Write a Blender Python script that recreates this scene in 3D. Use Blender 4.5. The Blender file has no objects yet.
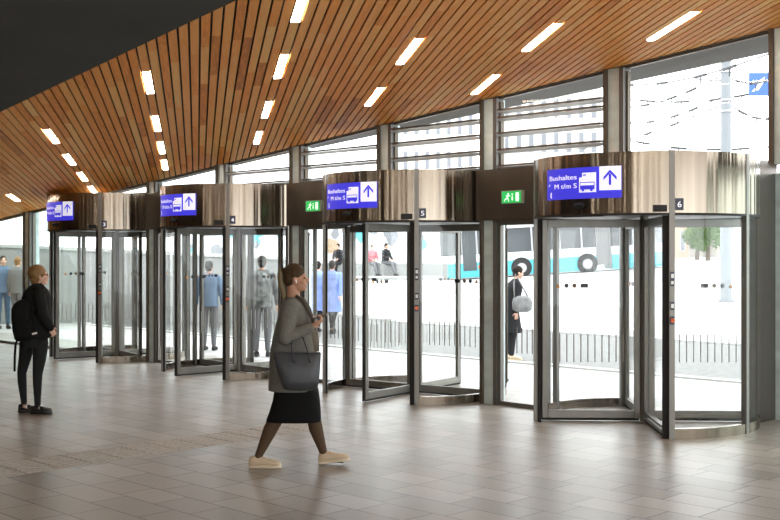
import bpy, bmesh, math, random
from mathutils import Vector, Matrix
random.seed(7)
PI=math.pi; R_=math.radians
sc=bpy.context.scene; COL=sc.collection
TH=R_(44.8); CT,ST=math.cos(TH),math.sin(TH)
F=1105.0; HY=253.1; CH=1.8
def cam2w(r,d): return (r*CT-d*ST, r*ST+d*CT)
# ------------------------------------------------------------------ mesh builder
class MB:
    def __init__(s): s.v=[]; s.f=[]; s.m=[]; s.cm=0
    def add(s,vs,fs):
        o=len(s.v); s.v+= [tuple(p) for p in vs]; s.f+=[tuple(i+o for i in f) for f in fs]; s.m+=[s.cm]*len(fs)
    def box(s,x0,x1,y0,y1,z0,z1):
        s.add([(x0,y0,z0),(x1,y0,z0),(x1,y1,z0),(x0,y1,z0),(x0,y0,z1),(x1,y0,z1),(x1,y1,z1),(x0,y1,z1)],
              [(0,3,2,1),(4,5,6,7),(0,1,5,4),(1,2,6,5),(2,3,7,6),(3,0,4,7)])
        return s
    def prism(s,poly,z0,z1,axis='z'):
        n=len(poly)
        def P(a,b,c):
            return (a,b,c) if axis=='z' else (a,c,b)      # axis y: poly in xz, extruded in y
        vs=[P(a,b,z0) for a,b in poly]+[P(a,b,z1) for a,b in poly]
        fs=[tuple(range(n))[::-1],tuple(range(n,2*n))]+[(i,(i+1)%n,n+(i+1)%n,n+i) for i in range(n)]
        s.add(vs,fs); return s
    def arc(s,r0,r1,a0,a1,z0,z1,n=24,cx=0,cy=0):
        # angle measured from -Y towards +X, degrees
        full=abs(a1-a0)>=359.9
        m=n if full else n+1
        vs=[]
        for i in range(m):
            a=R_(a0+(a1-a0)*i/n); sx,sy=math.sin(a),-math.cos(a)
            vs+=[(cx+r0*sx,cy+r0*sy,z0),(cx+r1*sx,cy+r1*sy,z0),(cx+r1*sx,cy+r1*sy,z1),(cx+r0*sx,cy+r0*sy,z1)]
        fs=[]
        for i in range(n):
            j=(i+1)%m; a=i*4; b=j*4
            for k in range(4): fs.append((a+k,a+(k+1)%4,b+(k+1)%4,b+k))
        if not full: fs+=[(3,2,1,0),(n*4,n*4+1,n*4+2,n*4+3)]
        s.add(vs,fs); return s
    def cyl(s,c,r,z0,z1,n=24,r2=None):
        r2=r if r2 is None else r2
        vs=[(c[0]+r*math.cos(2*PI*i/n),c[1]+r*math.sin(2*PI*i/n),z0) for i in range(n)]+[(c[0]+r2*math.cos(2*PI*i/n),c[1]+r2*math.sin(2*PI*i/n),z1) for i in range(n)]
        s.add(vs,[tuple(range(n))[::-1],tuple(range(n,2*n))]+[(i,(i+1)%n,n+(i+1)%n,n+i) for i in range(n)]); return s
    def tube(s,pts,r,n=8):
        pts=[Vector(p) for p in pts]; rs=r if isinstance(r,(list,tuple)) else [r]*len(pts)
        rings=[]; up=None
        for i,p in enumerate(pts):
            t=(pts[min(i+1,len(pts)-1)]-pts[max(i-1,0)]).normalized()
            if up is None: up=t.orthogonal().normalized()
            up=(up-t*up.dot(t)); up=up.normalized() if up.length>1e-6 else t.orthogonal().normalized()
            w=t.cross(up)
            rings.append([p+(up*math.cos(2*PI*k/n)+w*math.sin(2*PI*k/n))*rs[i] for k in range(n)])
        s.loft(rings); return s
    def loft(s,rings):
        n=len(rings[0]); vs=[p for r in rings for p in r]; fs=[]
        for i in range(len(rings)-1):
            for k in range(n): fs.append((i*n+k,i*n+(k+1)%n,(i+1)*n+(k+1)%n,(i+1)*n+k))
        fs.append(tuple(range(n))[::-1]); fs.append(tuple((len(rings)-1)*n+k for k in range(n)))
        s.add(vs,fs); return s
    def ell(s,c,r,rot=None,nu=20,nv=12):
        M=rot if rot else Matrix.Identity(3); c=Vector(c); vs=[]
        vs.append(c+M@Vector((0,0,r[2])))
        for j in range(1,nv):
            a=PI*j/nv
            for i in range(nu):
                b=2*PI*i/nu
                vs.append(c+M@Vector((r[0]*math.sin(a)*math.cos(b),r[1]*math.sin(a)*math.sin(b),r[2]*math.cos(a))))
        vs.append(c+M@Vector((0,0,-r[2]))); L=len(vs)-1; fs=[]
        for i in range(nu): fs.append((0,1+i,1+(i+1)%nu))
        for j in range(nv-2):
            for i in range(nu):
                a=1+j*nu+i;b=1+j*nu+(i+1)%nu; fs.append((a,a+nu,b+nu,b))
        for i in range(nu): fs.append((L,1+(nv-2)*nu+(i+1)%nu,1+(nv-2)*nu+i))
        s.add(vs,fs); return s
    def cap(s,p0,r0,p1,r1,n=16):      # tapered limb with rounded ends
        p0=Vector(p0);p1=Vector(p1);t=(p1-p0); L=t.length; t=t/L if L>1e-9 else Vector((0,0,1))
        u=t.orthogonal().normalized(); w=t.cross(u); rings=[]
        def ring(c,r): return [c+(u*math.cos(2*PI*k/n)+w*math.sin(2*PI*k/n))*max(r,1e-4) for k in range(n)]
        for q in (0.05,.35,.65,.85,.97): a=q*PI/2; rings.append(ring(p0-t*r0*math.cos(a),r0*math.sin(a)))
        for q in (0,.25,.5,.75,1): rings.append(ring(p0+t*L*q,r0+(r1-r0)*q))
        for q in (.97,.85,.65,.35,.05): a=q*PI/2; rings.append(ring(p1+t*r1*math.cos(a),r1*math.sin(a)))
        s.loft(rings); return s
    def rings(s,spec,n=28,p=2.0):      # spec: (cx,cy,z,rx,ry) superellipse rings stacked in z
        out=[]
        for cx,cy,z,rx,ry in spec:
            rr=[]
            for k in range(n):
                a=2*PI*k/n; ca,sa=math.cos(a),math.sin(a)
                rr.append(Vector((cx+rx*math.copysign(abs(ca)**(2/p),ca),cy+ry*math.copysign(abs(sa)**(2/p),sa),z)))
            out.append(rr)
        s.loft(out); return s
    def xform(s,M,start=0):
        for i in range(start,len(s.v)): s.v[i]=tuple(M@Vector(s.v[i]))
        return s
    def mesh(s,name,mats,smooth=False):
        me=bpy.data.meshes.new(name); me.from_pydata(s.v,[],s.f)
        for m in (mats if isinstance(mats,(list,tuple)) else [mats]): me.materials.append(m)
        for p,i in zip(me.polygons,s.m): p.material_index=i; p.use_smooth=bool(smooth)
        bm=bmesh.new(); bm.from_mesh(me); bmesh.ops.recalc_face_normals(bm,faces=bm.faces); bm.to_mesh(me); bm.free()
        if smooth=='auto':
            for p in me.polygons: p.use_smooth=True
            me.set_sharp_from_angle(angle=R_(35))
        return me
    def build(s,name,mats,parent=None,smooth=False,loc=None,rotz=None):
        me=s.mesh(name,mats,smooth); o=bpy.data.objects.new(name,me); COL.objects.link(o)
        if parent: o.parent=parent
        if loc: o.location=loc
        if rotz is not None: o.rotation_euler=(0,0,rotz)
        return o
def bevel(o,w,seg=2):
    m=o.modifiers.new('bevel','BEVEL'); m.width=w; m.segments=seg; m.limit_method='ANGLE'; return o
def tag(o,label=None,cat=None,group=None,kind=None):
    if label: o['label']=label
    if cat: o['category']=cat
    if group: o['group']=group
    if kind: o['kind']=kind
    return o
def empty(name,loc,label,cat,group=None,rotz=0):
    o=bpy.data.objects.new(name,None); COL.objects.link(o); o.location=loc; o.rotation_euler=(0,0,rotz)
    o.empty_display_size=.1
    return tag(o,label,cat,group)
def struct(o): o['kind']='structure'; return o
def bake(mb,name,mat,parent,voxel=.008,smooth=4,matfn=None):
    """union of overlapping closed volumes -> one continuous skin"""
    me=mb.mesh(name+'_raw',mat if isinstance(mat,list) else [mat]); t=bpy.data.objects.new(name+'_raw',me); COL.objects.link(t)
    m=t.modifiers.new('r','REMESH'); m.mode='VOXEL'; m.voxel_size=voxel; m.use_smooth_shade=True
    if smooth:
        k=t.modifiers.new('s','SMOOTH'); k.factor=.5; k.iterations=smooth
    dg=bpy.context.evaluated_depsgraph_get(); ev=t.evaluated_get(dg)
    nm=bpy.data.meshes.new_from_object(ev); nm.name=name
    COL.objects.unlink(t); bpy.data.objects.remove(t); bpy.data.meshes.remove(me)
    nm.materials.clear()
    for q in (mat if isinstance(mat,list) else [mat]): nm.materials.append(q)
    for p in nm.polygons:
        p.use_smooth=True
        p.material_index=matfn(p.center) if matfn else 0
    o=bpy.data.objects.new(name,nm); COL.objects.link(o)
    if parent: o.parent=parent
    return o
# ------------------------------------------------------------------ materials
def mat(name,col,rough=.6,metal=0,noise=None,bump=None,emit=None,estr=0,spec=.5,coat=0):
    m=bpy.data.materials.new(name); m.use_nodes=True; nt=m.node_tree; b=nt.nodes['Principled BSDF']
    b.inputs['Base Color'].default_value=(*col,1); b.inputs['Roughness'].default_value=rough; b.inputs['Metallic'].default_value=metal
    b.inputs['Specular IOR Level'].default_value=spec
    if coat: b.inputs['Coat Weight'].default_value=coat
    if emit: b.inputs['Emission Color'].default_value=(*emit,1); b.inputs['Emission Strength'].default_value=estr
    tc=nt.nodes.new('ShaderNodeTexCoord')
    if noise:
        sc_,amt=noise[:2]; n=nt.nodes.new('ShaderNodeTexNoise'); n.inputs['Scale'].default_value=sc_; n.inputs['Detail'].default_value=4
        mp=nt.nodes.new('ShaderNodeMapping'); mp.inputs['Scale'].default_value=noise[2] if len(noise)>2 else (1,1,1)
        nt.links.new(tc.outputs['Object'],mp.inputs[0]); nt.links.new(mp.outputs[0],n.inputs[0])
        cr=nt.nodes.new('ShaderNodeValToRGB'); cr.color_ramp.elements[0].position=.3; cr.color_ramp.elements[1].position=.7
        cr.color_ramp.elements[0].color=(*[max(0,c*(1-amt)) for c in col],1); cr.color_ramp.elements[1].color=(*[min(1,c*(1+amt)) for c in col],1)
        nt.links.new(n.outputs[0],cr.inputs[0]); nt.links.new(cr.outputs[0],b.inputs['Base Color'])
    if bump:
        sc_,st=bump[:2]; n=nt.nodes.new('ShaderNodeTexNoise'); n.inputs['Scale'].default_value=sc_; n.inputs['Detail'].default_value=3
        mp=nt.nodes.new('ShaderNodeMapping'); mp.inputs['Scale'].default_value=bump[2] if len(bump)>2 else (1,1,1)
        nt.links.new(tc.outputs['Object'],mp.inputs[0]); nt.links.new(mp.outputs[0],n.inputs[0])
        bp=nt.nodes.new('ShaderNodeBump'); bp.inputs['Strength'].default_value=st; bp.inputs['Distance'].default_value=bump[3] if len(bump)>3 else .02
        nt.links.new(n.outputs[0],bp.inputs['Height']); nt.links.new(bp.outputs[0],b.inputs['Normal'])
    return m
def glass(name,tint,refl=.05,rmax=.6):
    m=bpy.data.materials.new(name); m.use_nodes=True; nt=m.node_tree; nt.nodes.clear()
    out=nt.nodes.new('ShaderNodeOutputMaterial'); mx=nt.nodes.new('ShaderNodeMixShader')
    tr=nt.nodes.new('ShaderNodeBsdfTransparent'); tr.inputs[0].default_value=(*tint,1)
    gl=nt.nodes.new('ShaderNodeBsdfGlossy'); gl.inputs['Roughness'].default_value=.015; gl.inputs[0].default_value=(1,1,1,1)
    lw=nt.nodes.new('ShaderNodeLayerWeight'); lw.inputs[0].default_value=.12
    mr=nt.nodes.new('ShaderNodeMapRange'); mr.inputs[3].default_value=refl; mr.inputs[4].default_value=rmax
    nt.links.new(lw.outputs['Fresnel'],mr.inputs[0]); nt.links.new(mr.outputs[0],mx.inputs[0])
    nt.links.new(tr.outputs[0],mx.inputs[1]); nt.links.new(gl.outputs[0],mx.inputs[2]); nt.links.new(mx.outputs[0],out.inputs[0]); return m
M={}
# brushed stainless sheet: wavy bump, with vertical reflection streaks also painted into the colour
M['steel']=mat('brushed_steel',(.25,.212,.168),.22,1,noise=(6,.32,(1,1,.012)),bump=(3.4,1,(1,1,.01),.07))
M['alu']=mat('satin_aluminium',(.21,.20,.18),.42,.75,noise=(7,.08,(1,1,.1)))
M['silver']=mat('bright_aluminium',(.48,.47,.44),.38,.75)
M['dgrey']=mat('dark_grey_metal',(.16,.155,.145),.45,.5)
M['clad']=mat('grey_steel_cladding',(.15,.13,.11),.36,.9,noise=(3,.12,(1,1,.1)),bump=(2,.3,(1,1,.05),.02))
M['black']=mat('black_rubber',(.012,.012,.012),.6)
M['brush']=mat('black_brush_seal',(.02,.019,.018),.9,bump=(180,.5,(1,1,.1)))
M['glass']=glass('clear_glass',(.985,.99,.985),.012,.35)
M['gglass']=glass('greenish_glass',(.93,.985,.96),.03,.45)
M['sticker']=mat('grey_glass_film',(.30,.29,.28),.7)
M['blue']=mat('sign_blue',(.035,.03,.55),.35,emit=(.045,.04,.62),estr=.55)
M['white']=mat('sign_white',(.8,.8,.85),.4,emit=(.8,.82,.95),estr=.45)
M['navy']=mat('plate_navy',(.012,.016,.045),.35)
M['exitgreen']=mat('exit_green',(.02,.42,.10),.4,emit=(.03,.55,.12),estr=.5)
M['exitwhite']=mat('exit_white',(.8,.9,.8),.4,emit=(.8,1,.82),estr=.7)
M['orange']=mat('orange_plastic',(.75,.13,.02),.35)
M['ytri']=mat('orange_pictogram',(.55,.22,.03),.5)
M['darkpic']=mat('dark_pictogram',(.03,.035,.05),.5)
M['brownpic']=mat('brown_pictogram',(.22,.12,.07),.5)
M['concrete']=mat('dark_soffit_plaster',(.055,.055,.051),.85,noise=(1.3,.08),bump=(30,.05))
M['light']=mat('light_diffuser',(1,1,1),.5,emit=(1,.93,.82),estr=14)
M['fill_light']=mat('added_fill_emitter',(1,1,1),.5,emit=(1,.9,.78),estr=40)  # glow of the lamps added out of view as fill
M['wallpaint']=mat('hall_wall_plaster',(.50,.33,.19),.8,noise=(1.2,.1))
M['column']=mat('pale_column_coating',(.66,.78,.78),.35,.35,noise=(2.2,.15,(1,1,3)))
M['brownmetal']=mat('bronze_metal',(.14,.115,.09),.45,.6)
M['louvre']=mat('louvre_pale_blade',(.8,.8,.79),.5,.3)
M['soffit']=mat('grey_canopy',(.15,.15,.145),.7)
M['leafg']=mat('foliage',(.10,.17,.04),.7,noise=(4,.5))
M['bark']=mat('bark',(.12,.09,.07),.9)
def wood():
    m=bpy.data.materials.new('ceiling_wood'); m.use_nodes=True; nt=m.node_tree; b=nt.nodes['Principled BSDF']; L=nt.links.new
    at=nt.nodes.new('ShaderNodeAttribute'); at.attribute_name='tone'
    tc=nt.nodes.new('ShaderNodeTexCoord'); mp=nt.nodes.new('ShaderNodeMapping'); mp.inputs['Rotation'].default_value=(0,0,-R_(144.7))
    mp2=nt.nodes.new('ShaderNodeMapping'); mp2.inputs['Scale'].default_value=(1.2,16,1)
    L(tc.outputs['Object'],mp.inputs[0]); L(mp.outputs[0],mp2.inputs[0])
    n=nt.nodes.new('ShaderNodeTexNoise'); n.inputs['Scale'].default_value=2.2; n.inputs['Detail'].default_value=5; n.inputs['Distortion'].default_value=1.2
    L(mp2.outputs[0],n.inputs[0])
    ad=nt.nodes.new('ShaderNodeMath'); ad.operation='MULTIPLY_ADD'; ad.inputs[1].default_value=.55; L(n.outputs[0],ad.inputs[0])
    sp=nt.nodes.new('ShaderNodeMath'); sp.operation='MULTIPLY'; sp.inputs[1].default_value=.75; L(at.outputs['Fac'],sp.inputs[0]); L(sp.outputs[0],ad.inputs[2])
    cr=nt.nodes.new('ShaderNodeValToRGB'); e=cr.color_ramp.elements
    e[0].position=.15; e[0].color=(.46,.13,.012,1); e[1].position=1.0; e[1].color=(1,.60,.20,1)
    k=e.new(.5); k.color=(.95,.35,.055,1)
    L(ad.outputs[0],cr.inputs[0]); L(cr.outputs[0],b.inputs['Base Color']); b.inputs['Roughness'].default_value=.55; b.inputs['Specular IOR Level'].default_value=.3
    return m
M['wood']=wood()
def tiles(name,w,h,c1,c2,mortar,rough,origin=(0,0),msize=.006,strip=None,bumpst=.25):
    m=bpy.data.materials.new(name); m.use_nodes=True; nt=m.node_tree; b=nt.nodes['Principled BSDF']; L=nt.links.new
    tc=nt.nodes.new('ShaderNodeTexCoord'); mp=nt.nodes.new('ShaderNodeMapping'); mp.inputs['Location'].default_value=(origin[0],origin[1],0)
    L(tc.outputs['Object'],mp.inputs[0])
    br=nt.nodes.new('ShaderNodeTexBrick'); br.inputs['Scale'].default_value=1; br.inputs['Brick Width'].default_value=w; br.inputs['Row Height'].default_value=h
    br.inputs['Mortar Size'].default_value=msize; br.inputs['Mortar Smooth'].default_value=.3; br.offset=.37; br.offset_frequency=2; br.squash=.72; br.squash_frequency=3
    br.inputs['Color1'].default_value=(*c1,1); br.inputs['Color2'].default_value=(*c2,1); br.inputs['Mortar'].default_value=(*mortar,1); br.inputs['Bias'].default_value=0
    L(mp.outputs[0],br.inputs[0])
    n=nt.nodes.new('ShaderNodeTexNoise'); n.inputs['Scale'].default_value=60; n.inputs['Detail'].default_value=6; L(tc.outputs['Object'],n.inputs[0])
    n2=nt.nodes.new('ShaderNodeTexNoise'); n2.inputs['Scale'].default_value=.9; n2.inputs['Detail'].default_value=3; L(tc.outputs['Object'],n2.inputs[0])
    mr=nt.nodes.new('ShaderNodeMapRange'); mr.inputs[1].default_value=.3; mr.inputs[2].default_value=.7; mr.inputs[3].default_value=.84; mr.inputs[4].default_value=1.14; L(n.outputs[0],mr.inputs[0])
    mr2=nt.nodes.new('ShaderNodeMapRange'); mr2.inputs[1].default_value=.3; mr2.inputs[2].default_value=.7; mr2.inputs[3].default_value=.88; mr2.inputs[4].default_value=1.1; L(n2.outputs[0],mr2.inputs[0])
    mu=nt.nodes.new('ShaderNodeMath'); mu.operation='MULTIPLY'; L(mr.outputs[0],mu.inputs[0]); L(mr2.outputs[0],mu.inputs[1])
    vm=nt.nodes.new('ShaderNodeVectorMath'); vm.operation='SCALE'; L(br.outputs['Color'],vm.inputs[0]); L(mu.outputs[0],vm.inputs['Scale'])
    L(vm.outputs[0],b.inputs['Base Color'])
    rr=nt.nodes.new('ShaderNodeMapRange'); rr.inputs[3].default_value=rough-.07; rr.inputs[4].default_value=rough+.08; L(n2.outputs[0],rr.inputs[0]); L(rr.outputs[0],b.inputs['Roughness'])
    bp=nt.nodes.new('ShaderNodeBump'); bp.inputs['Strength'].default_value=bumpst; bp.inputs['Distance'].default_value=.004; bp.invert=True
    L(br.outputs['Fac'],bp.inputs['Height']); L(bp.outputs[0],b.inputs['Normal'])
    return m
M['floor']=tiles('stone_floor_tiles',.62,.30,(.265,.232,.198),(.385,.352,.315),(.045,.038,.03),.35,origin=(.1,.07))
M['pave']=tiles('outdoor_paving',.6,.3,(.40,.39,.38),(.48,.47,.46),(.22,.21,.20),.7,bumpst=.05)
M['asphalt']=mat('asphalt',(.145,.145,.14),.85,noise=(8,.25))
M['kerb']=mat('kerb_stone',(.42,.42,.40),.8)
M['tactile']=mat('ribbed_tactile_stone',(.46,.43,.39),.6,noise=(25,.18))
# ------------------------------------------------------------------ camera, world, light
cd=bpy.data.cameras.new('camera'); cam=bpy.data.objects.new('camera',cd); COL.objects.link(cam)
cam.location=(0,0,CH); cam.rotation_euler=(PI/2,0,TH); cd.sensor_width=36; cd.lens=36*F/780; cd.shift_y=-(260-HY)/780
cd.clip_end=400; sc.camera=cam
w=bpy.data.worlds.new('overcast'); sc.world=w; w.use_nodes=True; nt=w.node_tree
bg=nt.nodes['Background']; bg.inputs[0].default_value=(.93,.97,1,1); bg.inputs[1].default_value=3.4
sc.view_settings.view_transform='Standard'; sc.view_settings.look='None'; sc.view_settings.exposure=0.55; sc.view_settings.gamma=1
sc.cycles.use_denoising=True; sc.cycles.transparent_max_bounces=48; sc.cycles.max_bounces=10; sc.cycles.diffuse_bounces=5; sc.cycles.glossy_bounces=5
sc.cycles.sample_clamp_indirect=6
# ------------------------------------------------------------------ setting
DX=[-6.416,-9.811,-13.496,-16.945]; DN=['6','5','4','3']; PHI=[-3.0,9.7,-3.6,-11.5]; PHI[0]=42.5
YC=10.33; RD=1.18; JA=44.65; H=2.79; HB=2.19; YW=10.2
CA,CB,CC=4.262,.091,.015
def zc(x,y): return CA+CB*x+CC*y
XL,XR=-24.0,5.0; YB,YF=5.3,10.2
b=MB().box(XL-4,13,-15,11.6,-.12,0); o=struct(b.build('floor',M['floor']))
# tactile strip, slightly raised ribbed slabs
b=MB(); ty=-2.0
while ty<7.3:
    b.box(-9.05,-8.45,ty+.004,ty+.296,.0005,.003)
    for k in range(7): b.box(-9.05+.04+k*.08,-9.05+.075+k*.08,ty+.02,ty+.28,.003,.0065)
    ty+=.30
struct(b.build('trim_1',M['tactile']))
# wooden ceiling boards with dark gaps
bd=Vector((math.cos(R_(144.7)),math.sin(R_(144.7)))); nd=Vector((-bd.y,bd.x))
PITCH=.0913; OFF=-.80
def slot(p): return OFF+round((p-OFF)/PITCH)*PITCH
b=MB(); tones=[]
DM,DC=-.071,5.15-.071*6.84      # hall-side edge of the boards: y = DM*x + DC
def aY(y,p): return (DM*nd.x*p+DC-nd.y*p)/(bd.y-DM*bd.x) if y==YB else (y-p*nd.y)/bd.y
def P3(a,p,dz=0):
    q=bd*a+nd*p; return (q.x,q.y,zc(q.x,q.y)+dz)
rnd=random.Random(3)
for k in range(-130,160):
    pc=OFF+k*PITCH; p0=pc-.0365; p1=pc+.0365
    am=aY(YB,pc); an=aY(YF,pc)
    xm=(bd*am+nd*pc).x; xn=(bd*an+nd*pc).x
    if xm<XL or xn>XR: continue
    cuts=[0]; a=rnd.uniform(.2,1.6)
    while a<an-am-.3: cuts.append(a); a+=rnd.uniform(.9,2.4)
    cuts.append(an-am)
    for i in range(len(cuts)-1):
        last=i==len(cuts)-2
        def ends(t,first,lastc):
            if first: return aY(YB,p0),aY(YB,p1)
            if lastc: return aY(YF,p0),aY(YF,p1)
            return am+t,am+t
        s0=ends(cuts[i],i==0,False); s1=ends(cuts[i+1],False,last)
        g=.003
        vs=[P3(s0[0]+g,p0),P3(s1[0]-g,p0),P3(s1[1]-g,p1),P3(s0[1]+g,p1)]
        vs+=[(x,y,z+.018) for x,y,z in vs]
        b.add(vs,[(0,3,2,1),(4,5,6,7),(0,1,5,4),(1,2,6,5),(2,3,7,6),(3,0,4,7)])
        t=min(1,max(0,rnd.gauss(.45,.19))); tones+=[t]*6
me=b.mesh('ceiling',M['wood']); at=me.attributes.new('tone','FLOAT','FACE'); at.data.foreach_set('value',tones)
o=bpy.data.objects.new('ceiling',me); COL.objects.link(o); struct(o)
b=MB()   # black backing above the boards
def slab(b,x0,x1,y0,y1,dz0,dz1):
    q=[(x0,y0),(x1,y0),(x1,y1),(x0,y1)]
    vs=[(x,y,zc(x,y)+dz0) for x,y in q]+[(x,y,zc(x,y)+dz1) for x,y in q]
    b.add(vs,[(0,3,2,1),(4,5,6,7),(0,1,5,4),(1,2,6,5),(2,3,7,6),(3,0,4,7)])
slab(b,XL-4,XR+8,YB-.9,YF,.07,.22); struct(b.build('trim_2',M['black']))
b=MB(); q=[(XL-4,-15),(13,-15),(13,DM*13+DC-.012),(XL-4,DM*(XL-4)+DC-.012)]
b.add([(x,y,zc(x,y)-.004) for x,y in q]+[(x,y,zc(x,y)+.06) for x,y in q],[(0,3,2,1),(4,5,6,7),(0,1,5,4),(1,2,6,5),(2,3,7,6),(3,0,4,7)]); struct(b.build('trim_3',M['concrete']))
b=MB(); q=[(XL-4,YF+.12),(8,YF+.12),(8,11.2+.09*13.5),(-12.9,10.53),(XL-4,10.45)]
b.add([(x,y,zc(x,y)) for x,y in q]+[(x,y,zc(x,y)+.2) for x,y in q],[(0,4,3,2,1),(5,6,7,8,9)]+[(i,(i+1)%5,5+(i+1)%5,5+i) for i in range(5)]); struct(b.build('trim_4',M['soffit']))
b=MB(); slab(b,XL-4,13,YF,YF+.12,-.008,.2); struct(b.build('trim_5',M['dgrey']))
# lights set into the boards
LROW=[(-.80,(8.65,10.76,12.92,14.86)),(.49,(11.25,13.50,15.30,16.91)),(1.80,(12.0,14.05,15.96,17.74,19.42)),(3.15,(17.9,19.92)),
      (-2.03,(8.25,10.33,12.43)),(-3.21,(8.0,9.96,12.0)),(-4.40,(7.7,9.70))]
LD={(-.80,8.65):'long white ceiling light cut off by the top edge of the photo',(-.80,10.76):'ceiling light strip, second from the top in the row above door 4',
 (-.80,12.92):'ceiling light strip, third in the row running down to the window left of door 5',(-.80,14.86):'short-looking ceiling light, last of the middle row, nearest the windows',
 (.49,11.25):'bright ceiling light closest to the dark ceiling edge above the door 4 sign',(.49,13.5):'ceiling light just below the one beside the dark ceiling edge',
 (.49,15.3):'third ceiling light down in the nearly vertical row above door 4',(.49,16.91):'lowest ceiling light of the nearly vertical row, just above the door 4 drum',
 (1.8,14.05):'slanted ceiling light, topmost in the row above the door 3 drum',(1.8,15.96):'slanted ceiling light, second in the row above the door 3 drum',(1.8,17.74):'slanted ceiling light, third in the row above the door 3 drum',
 (1.8,19.42):'slanted ceiling light almost touching the top of the door 3 drum',(3.15,19.92):'ceiling light at the far left, over the standing person in black',
 (-2.03,10.33):'ceiling light strip above the numberplate of door 5, farther from the windows',(-2.03,12.43):'ceiling light strip beside the window top left of door 5',
 (-3.21,9.96):'diagonal ceiling light between the two columns left of door 6, farther from the glass',(-3.21,12.0):'diagonal ceiling light right at the head of the column between doors 5 and 6',
 (-4.40,9.70):'diagonal ceiling light at the upper right, above the large clear window'}
for p,al in LROW:
    pc=slot(p)
    for a in al:
        q=bd*a+nd*pc
        if q.x<XL+.5: continue
        if (p,a) in ((1.80,12.0),(3.15,17.9),(-2.03,8.25),(-3.21,8.0),(-4.40,7.7)): continue
        b=MB(); q0=Vector((q.x,q.y,zc(q.x,q.y)))
        vs=[Vector(P3(a+da,pc+dp,dz))-q0 for dz in (-.004,0.012) for da,dp in ((-.49,-.0365),(.49,-.0365),(.49,.0365),(-.49,.0365))]
        b.add(vs,[(0,3,2,1),(4,5,6,7),(0,1,5,4),(1,2,6,5),(2,3,7,6),(3,0,4,7)])
        o=b.build('ceiling_light',M['light'],loc=tuple(q0)); tag(o,LD[(p,a)],'ceiling light','light strips set into the wooden ceiling')
# hall behind the camera
b=MB().box(XL-4.2,XL-4,-15,11.6,-.1,4.2); struct(b.build('wall_left',M['wallpaint']))
b=MB()
for x0 in range(-28,13,5): b.box(x0,x0+.5,-15.2,-15,-.1,6)
b.box(-28,4,-15.2,-15,-.1,6); b.box(4,13,-15.2,-15,3.4,6); b.box(4,13,-15.2,-15,-.1,.3); struct(b.build('wall_back',M['wallpaint']))
b=MB().box(13,13.2,-15,11.6,4.2,6); b.box(13,13.2,-15,-14,-.1,4.2); b.box(13,13.2,11,11.6,-.1,4.2); struct(b.build('wall_right',M['wallpaint']))
n=0
for i,(x,y) in enumerate([(x,y) for x in (-10,-3,1,5,9) for y in (-9,-4.5,0,3.2) if x>0 or y<-4]):  # unseen strip lamps added under the hall ceiling to brighten the interior
    if (x,y) in ((-5,3.2),(-10,3.2)): pass
    z=zc(x,y)-.015
    b=MB().box(-.9,.9,-.07,.07,-.035,-.0); 
    o=b.build('trim_%d'%(20+i),M['fill_light'],loc=(x,y,z-.012)); o.rotation_euler=(0,-math.atan(CB),0); struct(o)
# facade columns: bronze fin, pale box, dark edge
COLX=[-6.82,-8.57,-10.33,-12.11,-13.87,-15.78,-17.95,-20.09,-21.95]
for i,x in enumerate(COLX):
    full=i in (1,3,5,7,8); z0=0 if full else H
    xx=x if not full else x
    zt=zc(x,YW)-.0
    c=empty('trim_%d'%(40+i),(x,YW,z0),None,None); struct(c)
    MB().box(0,.045,-.05,.16,0,zt-z0).build('bronze_fin',M['brownmetal'],c)
    MB().box(.047,.19,-.02,.20,0,zt-z0).build('column_box',M['column'],c)
    MB().box(.192,.245,-.03,.10,0,zt-z0).build('dark_edge',M['dgrey'],c)
# right mullion and pale column beyond door 6
c=empty('trim_60',(-4.93,YW,H-.13),None,None); struct(c)
MB().box(0,.045,-.05,.12,0,zc(-4.93,YW)-H+.13).build('bronze_fin',M['brownmetal'],c)
MB().box(.047,.30,-.02,.20,0,zc(-4.93,YW)-H+.13).build('column_box',M['column'],c)
b=MB().box(-5.56,-5.47,11.0,11.47,0,H); struct(b.build('wall_right_return',M['clad'])); 
b.v and None
b=MB().box(-5.465,-5.0,11.42,11.55,0,H-.13); struct(b.build('trim_61',M['column']))
b=MB().box(-5.47,13,11.56,11.62,0,.06); b.box(-5.47,13,11.56,11.62,H-.06,H); struct(b.build('trim_62',M['alu']))
b=MB().box(-5.0,13,11.58,11.60,.06,H-.06); struct(b.build('window_20',M['gglass']))
b=MB().box(-4.6,13,10.1,11.6,H-.12,H); struct(b.build('trim_63',M['clad']))
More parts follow.
